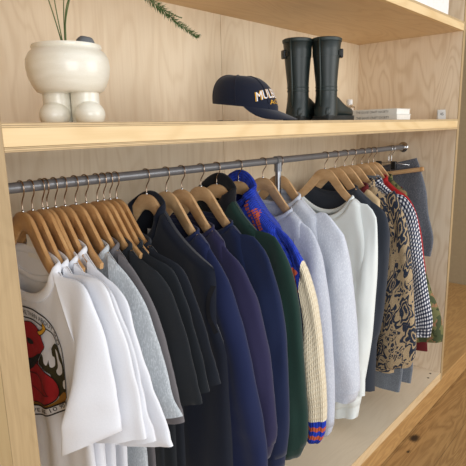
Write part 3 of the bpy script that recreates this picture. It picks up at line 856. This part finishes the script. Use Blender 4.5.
bar = clamp_hanger(2.31, 'wooden bar hanger gripping the denim skirt beside the rail end', .1, .4, 1.2)
bm = bmesh.new()
tube_bm(bm, [(-.004, .13, -.155), (-.004, 0, -.140), (-.004, -.17, -.1115)], [.012, .0125, .012], 14)
from_bm('wooden_bar', bm, M['beech_pale'], bar, True, .9)
bm = bmesh.new(); tube_bm(bm, [(-.004, -.17, -.1115), (-.004, -.178, -.110), (-.004, -.185, -.109)], [.0125, .0125, .010], 14); from_bm('bar_end', bm, M['beech'], bar, True, .9)
bm = bmesh.new(); tube_bm(bm, [(0, 0, -.074), (-.002, 0, -.11), (-.004, 0, -.14)], .003, 8); from_bm('stem', bm, M['chrome'], bar, True)
ch = clamp_hanger(2.275, 'metal clip hanger with black clips near the rail end flange', .1, .4, 1.2)
bm = bmesh.new(); tube_bm(bm, [(0, -.12, -.088), (0, 0, -.075), (0, .12, -.088)], .0022, 8); from_bm('wire_bar', bm, M['chrome'], ch, True)
for yy in (-.03, .06):
    bm = bmesh.new(); box_bm(bm, (-.011, yy-.014, -.115), (.011, yy+.014, -.07), .003); from_bm('clip', bm, M['plastic'], ch)
jd = thing('denim_skirt', 'long pale grey denim skirt with its hem near the wardrobe floor under the flowered jacket', 'skirt', (1.99, YR, ZR))
slab('skirt_panel', 1.955, [(1.22, .20, .42), (.9, .12, .45), (.5, .07, .47), (.25, .030, .48), (.085, .04, .48)], .022, M['denim2'], jd, 5)
slab('skirt_panel', 2.0, [(1.2, .20, .42), (.9, .12, .45), (.5, .03, .47), (.25, -.005, .48), (.13, .0, .48)], .016, M['denim2'], jd, 7)
mr = thing('dress', 'maroon dress with its hem just below the camouflage jacket', 'dress', (2.12, YR, ZR))
slab('skirt_panel', 2.13, [(1.15, .15, .42), (.8, .06, .45), (.45, -.01, .46), (.27, -.03, .46)], .014, M['maroon'], mr, 9)
gr = thing('green_top', 'emerald green top glimpsed between white and charcoal sweatshirts', 'top', (1.655, YR, ZR))
slab('body_panel', 1.655, [(.98, .18, .41), (.9, .14, .43), (.62, .11, .44), (.50, .12, .44)], .010, M['emerald'], gr, 2)

# -- hangers
HL = [(.161, 'wooden hanger inside the white devil-print t-shirt at the left end', 0),
      (.187, 'wooden hanger inside the second white t-shirt from the left', 0),
      (.215, 'wooden hanger third from the left end of the rail', 0), (.227, 'wooden hanger fourth from the left end of the rail', 0),
      (.251, 'wooden hanger inside the bright white t-shirt beside the heather grey one', 0),
      (.278, 'wooden hanger just left of the heather grey t-shirt hanger', 0),
      (.311, 'wooden hanger inside the heather grey t-shirt', 0), (.343, 'wooden hanger inside the taupe grey t-shirt', 0),
      (.379, 'wooden hanger inside the charcoal t-shirt beside the taupe one', 0), (.401, 'wooden hanger third from the right in the left-hand cluster', 0),
      (.422, 'wooden hanger second from the right in the left-hand cluster', 0), (.444, 'wooden hanger at the right edge of the left-hand cluster', 0),
      (.556, 'wooden hanger inside the sleeveless blue-black pinafore', 1), (.636, 'wooden hanger inside the navy sweatshirt with a pale mark', 1),
      (.703, 'wooden hanger inside the plum-tinted navy sweatshirt', 1), (.792, 'wooden hanger inside the dark navy sweatshirt', 1),
      (.871, 'wooden hanger inside the bottle-green jacket', 1), (.990, 'pale wooden hanger inside the blue knitted jumper', 1),
      (1.136, 'pale wooden hanger left of the steel support post', 1), (1.245, 'pale wooden hanger in front of the steel support post', 1),
      (1.597, 'pale wooden hanger inside the white sweatshirt', 1), (1.689, 'pale wooden hanger inside the charcoal sweatshirt', 1),
      (1.778, 'pale wooden hanger inside the tan canvas shirt', 1), (1.858, 'wooden hanger inside the flowered jacket', 1),
      (1.955, 'wooden hanger inside the gingham shirt', 1), (2.03, 'wooden hanger inside the red wool shirt', 1), (2.085, 'wooden hanger inside the camouflage jacket', 1)]
for x, lab, pale in HL:
    hanger(x, lab, random.uniform(-.012, .012), bool(pale))

# ------------------------------------------------------------------ planter
PX, PY = .266, .20
pot = thing('footed_planter', 'cream glazed round planter standing on two stubby feet', 'planter', (PX, PY, ZS))
prof = [(.002, .072), (.080, .072), (.088, .075), (.099, .090), (.108, .112), (.112, .136), (.110, .158), (.101, .174), (.093, .180), (.091, .183), (.0935, .189), (.092, .193), (.086, .193), (.084, .186), (.088, .176), (.090, .165), (.002, .165)]
prof = [(a*.87, .072+(b-.072)*.90) for a, b in prof]
bowl = lathe('bowl', prof, M['glaze'], pot, 56, (0, 0, 0), (True, True), .9)
lathe('soil', [(.001, .150), (.075, .152), (.074, .160), (.04, .166), (.001, .168)], M['soil'], bowl, 32)
view = Vector((.67, -.74, 0)); toward = Vector((-.74, -.67, 0))
for sgn in (-1, 1):
    c = view*.034*sgn
    prof = [(.033, 0.0), (.034, .02), (.0335, .05), (.0335, .076)]
    lg = lathe('leg', prof, M['glaze'], pot, 32, (c.x, c.y, 0), (True, True), .9)
    bm = bmesh.new(); bmesh.ops.create_uvsphere(bm, u_segments=32, v_segments=20, radius=1)
    cc = c+toward*.020+view*(.014 if sgn > 0 else -.002)
    for v in bm.verts:
        p = v.co.copy(); p.z = max(p.z, -.62)
        q = view*(p.x*.036)+toward*(p.y*.040)+Vector((0, 0, (p.z+.62)*.0325)); v.co = cc+q
    from_bm('foot', bm, M['glaze'], lg, True)
stone = bmesh.new(); bmesh.ops.create_icosphere(stone, subdivisions=3, radius=1)
sp = view*.036-toward*.035
for v in stone.verts:
    k = 1+.12*noise.noise(v.co*1.7+Vector((4, 0, 1))); v.co = Vector((v.co.x*.024*k, v.co.y*.02*k, v.co.z*.018*k+.191))+sp
tag(from_bm('pebble', stone, M['stone'], None, True), 'grey pebble resting on the soil of the cream planter', 'stone').location = (PX, PY, ZS)

fern = thing('asparagus_fern', 'wispy green fern growing from the cream planter with a drooping tip', 'plant', (PX, PY, ZS+.17))
root = Vector((PX, PY, ZS+.17))-view*.006
stems = [[(0, 0, 0), (-.022, .004, .10), (-.05, .01, .20)], [(0, 0, 0), (-.006, .02, .10), (-.012, .03, .22)],
         [(.002, 0, 0), (.006, -.004, .10), (.018, -.01, .215)], [(.002, 0, 0), (.012, 0, .08), (.04, -.03, .19)]]
for s in stems:
    P = [root+view*a+toward*b+Vector((0, 0, c))-fern.location for a, b, c in s]
    tube('stem', catmull(P, 14), [.0016-.0007*i/13 for i in range(14)], M['stem'], fern, 6)
tip = [root+Vector((.004, 0, 0)), root+Vector((.01, -.01, .10)), Vector((.30, .16, 1.83)), Vector((.35, .17, 1.895)), Vector((.43, .185, 1.905)), Vector((.49, .195, 1.858)), Vector((.53, .2, 1.818)), Vector((.575, .2, 1.797)), Vector((.625, .2, 1.772)), Vector((.668, .2, 1.757)), Vector((.712, .2, 1.739))]
TP_ = catmull(tip, 60)
tube('stem', [p-fern.location for p in TP_], [.0018-.0012*i/59 for i in range(60)], M['stem'], fern, 6)
def needles(path, i0, i1, dens, ln, nm):
    bm = bmesh.new(); rnd = random.Random(5)
    for i in range(i0, i1):
        p = path[i]; t = (path[min(i+1, len(path)-1)]-path[i-1]).normalized()
        taper = 1-.55*(i-i0)/(i1-i0)
        for k in range(dens):
            d = Vector((rnd.uniform(-1, 1), rnd.uniform(-1, 1), rnd.uniform(-1, 1))); d = (d-t*d.dot(t)).normalized()
            d = (d*.8+t*rnd.uniform(.5, 1.1)).normalized(); L = ln*taper*rnd.uniform(.6, 1.2)
            o = p+t*rnd.uniform(-.004, .004); sd = d.cross(Vector((rnd.uniform(-1, 1), rnd.uniform(-1, 1), 1))).normalized()*.0011
            a = bm.verts.new(o-fern.location-sd*.4); b = bm.verts.new(o+d*L*.5+sd-fern.location); c = bm.verts.new(o+d*L-fern.location); e = bm.verts.new(o+d*L*.5-sd-fern.location)
            bm.faces.new((a, b, c, e))
    o = from_bm(nm, bm, M['leaf'], fern)
    return o
needles(TP_, 30, 59, 26, .030, 'leafy_tip')
SP_ = [p for p in catmull([TP_[44], TP_[44]+Vector((.03, -.01, -.014)), TP_[44]+Vector((.075, -.02, -.026))], 16)]
tube('stem', [p-fern.location for p in SP_], [.001]*16, M['stem'], fern, 5); needles(SP_, 1, 15, 6, .009, 'leafy_tip')
needles([p for p in catmull([TP_[36], TP_[36]+Vector((-.01, 0, -.02)), TP_[36]+Vector((-.022, 0, -.045))], 12)], 1, 11, 8, .010, 'leafy_tip')

# ------------------------------------------------------------------ baseball cap
fa = -math.radians(62)                       # facing direction on the shelf
CC = Vector((.922, .20, ZS)); cap = thing('baseball_cap', 'navy baseball cap with arched white lettering lying on the shelf', 'cap', CC)
CA = math.radians(-68)
cf = Vector((math.cos(CA), math.sin(CA), 0)); cs = Vector((-cf.y, cf.x, 0))
A_, B_, H_ = .112, .096, .142
base_z = lambda a: .024+.020*(1+math.cos(a))*.0
def dome(a, t):
    """a = azimuth, 0 faces forward; t 0 rim .. 1 crown"""
    ph = t*PI/2
    r = math.cos(ph)**.86; h = math.sin(ph)**.95
    fr = .5+.5*math.cos(a)
    rim = .034+.032*(1-fr)**.8
    f = cf*math.cos(a)*A_*r*(1.0) + cs*math.sin(a)*B_*r
    return f+Vector((0, 0, rim*(1-t)**.8+h*H_*(1-.0*fr)))-cf*.012*math.sin(ph)
bm = bmesh.new(); rg = []
for i in range(25):
    t = i/24*.995; rg.append([dome(2*PI*j/72, t)*(1+.0012*math.cos(6*2*PI*j/72)) for j in range(72)])
rings_bm(bm, rg, False, True)
crown = from_bm('crown', bm, M['cap'], cap, True)
bm = bmesh.new()
for k in range(6):
    a = PI/6+k*PI/3
    tube_bm(bm, [dome(a, i/20*.98)*1.006 for i in range(21)], .0016, 6)
from_bm('seam', bm, M['cap'], crown, True)
bm = bmesh.new(); bmesh.ops.create_uvsphere(bm, u_segments=14, v_segments=8, radius=.009, matrix=Matrix.Translation(dome(0, .995)+Vector((0, 0, .001)))@Matrix.Diagonal((1, 1, .6, 1)))
from_bm('button', bm, M['cap'], cap, True)
bm = bmesh.new(); rg = []
for i in range(13):
    v = i/12
    row = []
    for j in range(33):
        s = -1+2*j/32; a = s*1.35
        rim = dome(a, 0)
        out = cf*(.068*(1-abs(s)**3.0)*v)+cs*(math.copysign(1, s)*.010*v*abs(s)*(1-abs(s)**6))
        p = rim+out*1.0+Vector((0, 0, -(.029+.022*s*s)*v*(1-abs(s)**6)))
        p.z = max(p.z, .0036)
        row.append(p)
    rg.append(row)
low = [[p-Vector((0, 0, .0032)) for p in r] for r in rg]
rings_bm(bm, [r+l[::-1] for r, l in zip(rg, low)], True, True)
from_bm('brim', bm, M['cap'], cap, True, .9)
bm = bmesh.new(); rgs = [[dome(2*PI*j/60, .0)*1.004+Vector((0, 0, z)) for j in range(60)] for z in (-.002, .006, .016)]
rings_bm(bm, rgs); from_bm('rim_band', bm, M['cap'], cap, True)
bm = bmesh.new(); n = 20
tube_bm(bm, [cf*(-.098*math.cos(q))+cs*(.075*math.sin(q))*1.0+Vector((0, 0, .004)) for q in [-.9+1.8*i/n for i in range(n+1)]], .0035, 8)
from_bm('back_strap', bm, M['cap'], cap, True)
cbv = bvh_of(crown)
def cap_text(s, size, z0, arch, width, mat, off, nm, az0=0.0, par=None):
    bm = text_bm(s, size); refine(bm, .006)
    xs = [v.co.x for v in bm.verts]; k = width/(max(xs)-min(xs)); miss = []
    for v in bm.verts:
        a = az0+(v.co.x*k)/.098; zz = z0+v.co.y-arch*(v.co.x*k/(width/2))**2
        d = cf*math.cos(a)+cs*math.sin(a); d = d
        hit = cbv.ray_cast(CC+d*.4+Vector((0, 0, zz)), -d)
        if hit[0] is None: miss.append(v)
        else: v.co = hit[0]+d*off-CC
    bmesh.ops.delete(bm, geom=miss, context='VERTS')
    return from_bm(nm, bm, mat, crown, True)
cap_text('MULBERRY', .041, .076, .014, .158, M['ink_white'], .0022, 'lettering', -.08)
cap_text('MULBERRY', .043, .075, .014, .162, M['ink_gold'], .0014, 'lettering_shadow', -.10)
cap_text('ACES', .021, .056, .004, .076, M['ink_gold'], .0022, 'lettering', -.02)

# ------------------------------------------------------------------ boots
def boot(loc, rz, label, sgn=1):
    r = thing('rubber_boot', label, 'boot', loc, 'rubber boots on the middle shelf'); r.rotation_euler = (0, 0, rz)
    # +x = toe.  rings: (centre x, half length, half width, z)
    R = [(-.002, .054, .043, .018), (.0, .053, .043, .05), (.004, .048, .041, .08), (.004, .0455, .0395, .11), (.002, .047, .040, .15), (-.001, .052, .044, .20), (-.002, .058, .049, .26), (-.002, .063, .054, .318)]
    bm = bmesh.new(); n = 36
    rings = [[Vector((cx+a*math.cos(2*PI*j/n), b*math.sin(2*PI*j/n), z)) for j in range(n)] for cx, a, b, z in R]
    rings.append([Vector((p.x*.96, p.y*.96, .320)) for p in rings[-1]]); rings.append([Vector((p.x*.93, p.y*.93, .25)) for p in rings[-2]])
    rings_bm(bm, rings, True, True)
    shaft = from_bm('shaft', bm, M['rubber'], r, True, 1.0)
    # foot: rings along x from the heel to the toe
    F = [(-.050, .018, .040, .016), (-.044, .030, .060, .014), (-.02, .036, .075, .014), (.02, .037, .098, .014), (.05, .040, .104, .014), (.09, .047, .080, .014), (.13, .050, .066, .014), (.165, .048, .060, .014), (.190, .040, .052, .014), (.205, .026, .042, .016), (.211, .010, .030, .02)]
    F = [(F0, w, h, b) for F0, w, h, b in F]
    bm = bmesh.new(); rings = []
    P = catmull([(a, b, c) for a, b, c, d in F], 36)
    for p in P:
        ring = []
        for j in range(28):
            an = 2*PI*j/28; c, s = math.cos(an), math.sin(an)
            cy = math.copysign(abs(c)**.75, c); sz = math.copysign(abs(s)**.8, s)
            ring.append(Vector((p.x, cy*p.y, .012+(p.z-.012)*(sz*.5+.5))))
        rings.append(ring)
    rings_bm(bm, rings, True, True)
    from_bm('foot', bm, M['rubber'], r, True, 1.2)
    bm = bmesh.new(); ol = []
    for a, w, h, b in F: ol.append((a, w+.004))
    C = catmull([(a-.003 if a < 0 else a+.003, w, 0) for a, w in ol], 26)
    loop = [Vector((p.x, p.y, 0)) for p in C]+[Vector((p.x, -p.y, 0)) for p in C[::-1]]
    rings_bm(bm, [[p+Vector((0, 0, z)) for p in loop] for z in (0, .004, .018, .022)], True, True)
    sole = from_bm('sole', bm, M['rubber_sole'], r, True, .6)
    box('heel_block', (-.060, -.036, 0), (-.002, .036, .012), M['rubber_sole'], sole, .004)
    def band(z, e, h):
        def at(z):
            for (c0, a0, b0, z0), (c1, a1, b1, z1) in zip(R, R[1:]):
                if z <= z1: k = (z-z0)/(z1-z0); return lerp(c0, c1, k), lerp(a0, a1, k), lerp(b0, b1, k)
            return R[-1][:3]
        bm = bmesh.new(); rg = []
        for zz, ee in ((z, 0), (z+.001, e), (z+h-.001, e), (z+h, 0)):
            c, a, b = at(zz); rg.append([Vector((c+(a+ee)*math.cos(2*PI*j/n), (b+ee)*math.sin(2*PI*j/n), zz)) for j in range(n)])
        rings_bm(bm, rg); return bm
    from_bm('top_band', band(.306, .0025, .012), M['rubber_band'], shaft, True, .6)
    from_bm('ankle_band', band(.118, .0016, .006), M['rubber_band'], shaft, True, .6)
    from_bm('ankle_band', band(.132, .0016, .004), M['rubber_band'], shaft, True, .6)
    bm = bmesh.new(); tube_bm(bm, [(-.056, 0, .06), (-.0555, 0, .15), (-.066, 0, .26), (-.0705, 0, .315)], .0035, 8); from_bm('back_seam', bm, M['rubber_band'], shaft, True)
    # side strap with buckle
    bm = bmesh.new(); q0 = -math.radians(52) if sgn > 0 else math.radians(125)
    pts = [(math.cos(q)*.0595-.002, math.sin(q)*.0505, .262) for q in [q0-.75+1.5*i/14 for i in range(15)]]
    rg = [[Vector(p)*1+Vector((p[0]*k, p[1]*k, dz)) for k, dz in ((.0, -.009), (.07, -.009), (.07, .009), (.0, .009))] for p in pts]
    rings_bm(bm, rg, True, True); st = from_bm('side_strap', bm, M['rubber_sole'], shaft)
    for nm_, dq, wx, hz, mt in (('buckle', -.22*sgn, .013, .017, M['plastic']), ('strap_end', .22*sgn, .011, .014, M['rubber_sole'])):
        q = q0+dq; bm = bmesh.new(); box_bm(bm, (-.005, -wx, -hz), (.008, wx, hz), .004)
        m4 = Matrix.Translation((math.cos(q)*.0615-.002, math.sin(q)*.0525, .262)) @ Matrix.Rotation(q, 4, 'Z')
        bmesh.ops.transform(bm, matrix=m4, verts=bm.verts[:]); from_bm(nm_, bm, mt, st)
    # raised side emblem
    bm = bmesh.new()
    r.scale = (1.04, 1.08, 1.01)
    return r, shaft
b2, sh_ = boot((1.432, .195, ZS), math.radians(8), 'dark green rubber boot on the right, overlapping its pair')
b1, _ = boot((1.36, .285, ZS), math.radians(10), 'dark green rubber boot on the left, behind its pair', -1)

# ------------------------------------------------------------------ books, bottle, cards
def book(z, h, label, dx=0, dy=0, rz=0):
    r = thing('book', label, 'book', (1.915+dx, .10+dy, z), 'pale books stacked on the shelf'); r.rotation_euler = (0, 0, rz)
    w, l = .165, .26            # x, y; spine on -x side
    box('pages', (.003, .003, .002), (w-.003, l-.003, h-.002), M['pages'], r, .0008)
    bm = bmesh.new(); box_bm(bm, (0, 0, 0), (w, l, .0022), .0005); box_bm(bm, (0, 0, h-.0022), (w, l, h), .0005); box_bm(bm, (-.001, 0, 0), (.002, l, h), .0005)
    c = from_bm('cover', bm, M['cover'], r)
    bm = text_bm('THE GOOD CRAFT SOCIETY', .015, 'LEFT')
    xs = [v.co.x for v in bm.verts]; k = .17/(max(xs)-min(xs))
    for v in bm.verts: v.co = Vector((-.0016, l-.02-.03-(v.co.x-min(xs))*k, h/2-.005+v.co.y))
    from_bm('spine_title', bm, M['grey_ink'], c)
    return r
book(ZS, .027, 'pale hardback book at the bottom of the pair beside the boots')
book(ZS+.027, .027, 'pale hardback book on top of the other beside the boots', .004, .004, .01)

bt = thing('glass_bottle', 'small clear glass bottle with a white cap behind the books', 'bottle', (2.04, .42, ZS))
lathe('body', [(.002, .001), (.028, .001), (.030, .004), (.030, .070), (.026, .078), (.011, .084), (.011, .092), (.009, .092), (.009, .083), (.024, .075), (.027, .068), (.027, .006), (.002, .005)], M['glass'], bt, 32)
lathe('cap', [(.001, .088), (.016, .088), (.016, .112), (.014, .114), (.001, .114)], M['paper'], bt, 28)
lathe('liquid', [(.001, .006), (.0255, .006), (.0255, .032), (.001, .032)], plain('amber_liquid', srgb(196, 170, 130), .1, 0, Transmission_Weight=.6), bt, 28)

cd = thing('price_card', 'small folded white price card at the right end of the shelf', 'card', (2.425, .075, ZS)); cd.rotation_euler = (0, 0, math.radians(38))
bm = bmesh.new()
for s in (-1, 1):
    v = [bm.verts.new(p) for p in ((s*.014, -.021, 0), (s*.014, .021, 0), (s*.001, .021, .052), (s*.001, -.021, .052))]; bm.faces.new(v)
r_ = bmesh.ops.solidify(bm, geom=bm.faces[:], thickness=.0008)
cdp = from_bm('folded_card', bm, M['paper'], cd)
bm = text_bm('45', .02); 
for v in bm.verts: z = .022+v.co.y; v.co = Vector((-.0150+.013*z/.052-.0006, -v.co.x, z))
from_bm('card_print', bm, M['grey_ink'], cdp)

box_o = thing('white_box', 'plain white box standing on the upper shelf', 'box', (2.1, .12, Z2+T2))
bm = bmesh.new(); box_bm(bm, (-.42, -.08, 0), (.24, .20, .22), .003); from_bm('carton', bm, M['paper'], box_o)
bm = bmesh.new(); box_bm(bm, (-.424, -.084, .16), (.244, .204, .235), .003); from_bm('lid', bm, M['paper'], box_o)

# ------------------------------------------------------------------ light
w = bpy.data.worlds.new('daylight'); SC.world = w; w.use_nodes = True
bg = w.node_tree.nodes['Background']; bg.inputs[0].default_value = (.93, .96, 1.0, 1); bg.inputs[1].default_value = .85
def area(name, loc, target, size, power, col):
    l = bpy.data.lights.new(name, 'AREA'); l.shape = 'RECTANGLE'; l.size, l.size_y = size; l.energy = power; l.color = col
    o = bpy.data.objects.new(name, l); COL.objects.link(o); o.location = loc
    o.rotation_euler = (Vector(target)-Vector(loc)).to_track_quat('-Z', 'Y').to_euler(); return o
area('window_light', (2.8, -3.2, 1.7), (1.0, .3, 1.1), (2.4, 2.2), 62, (1, .98, .95))
area('window_light', (-1.2, -3.6, 1.5), (1.2, .3, 1.1), (2.2, 2.2), 72, (.95, .98, 1))

# ------------------------------------------------------------------ camera
Cx, Cy, Cz, yaw, pitch, roll, F = (-0.41461, -0.92612, 1.47188, 0.84109, 0.20688, -0.02387, 499.67729)
f = Vector((math.sin(yaw)*math.cos(pitch), math.cos(yaw)*math.cos(pitch), -math.sin(pitch)))
r = Vector((math.cos(yaw), -math.sin(yaw), 0)); u = r.cross(f)
r2 = r*math.cos(roll)+u*math.sin(roll); u2 = -r*math.sin(roll)+u*math.cos(roll)
cam = bpy.data.cameras.new('camera'); co = bpy.data.objects.new('camera', cam); COL.objects.link(co)
cam.sensor_fit = 'HORIZONTAL'; cam.sensor_width = 36; cam.lens = F*36/466; cam.clip_start = .02
mw = Matrix((r2, u2, -f)).transposed().to_4x4(); mw.translation = (Cx, Cy, Cz); co.matrix_world = mw
SC.camera = co
SC.view_settings.view_transform = 'Standard'
SC.view_settings.look = 'None'
SC.view_settings.exposure = 0
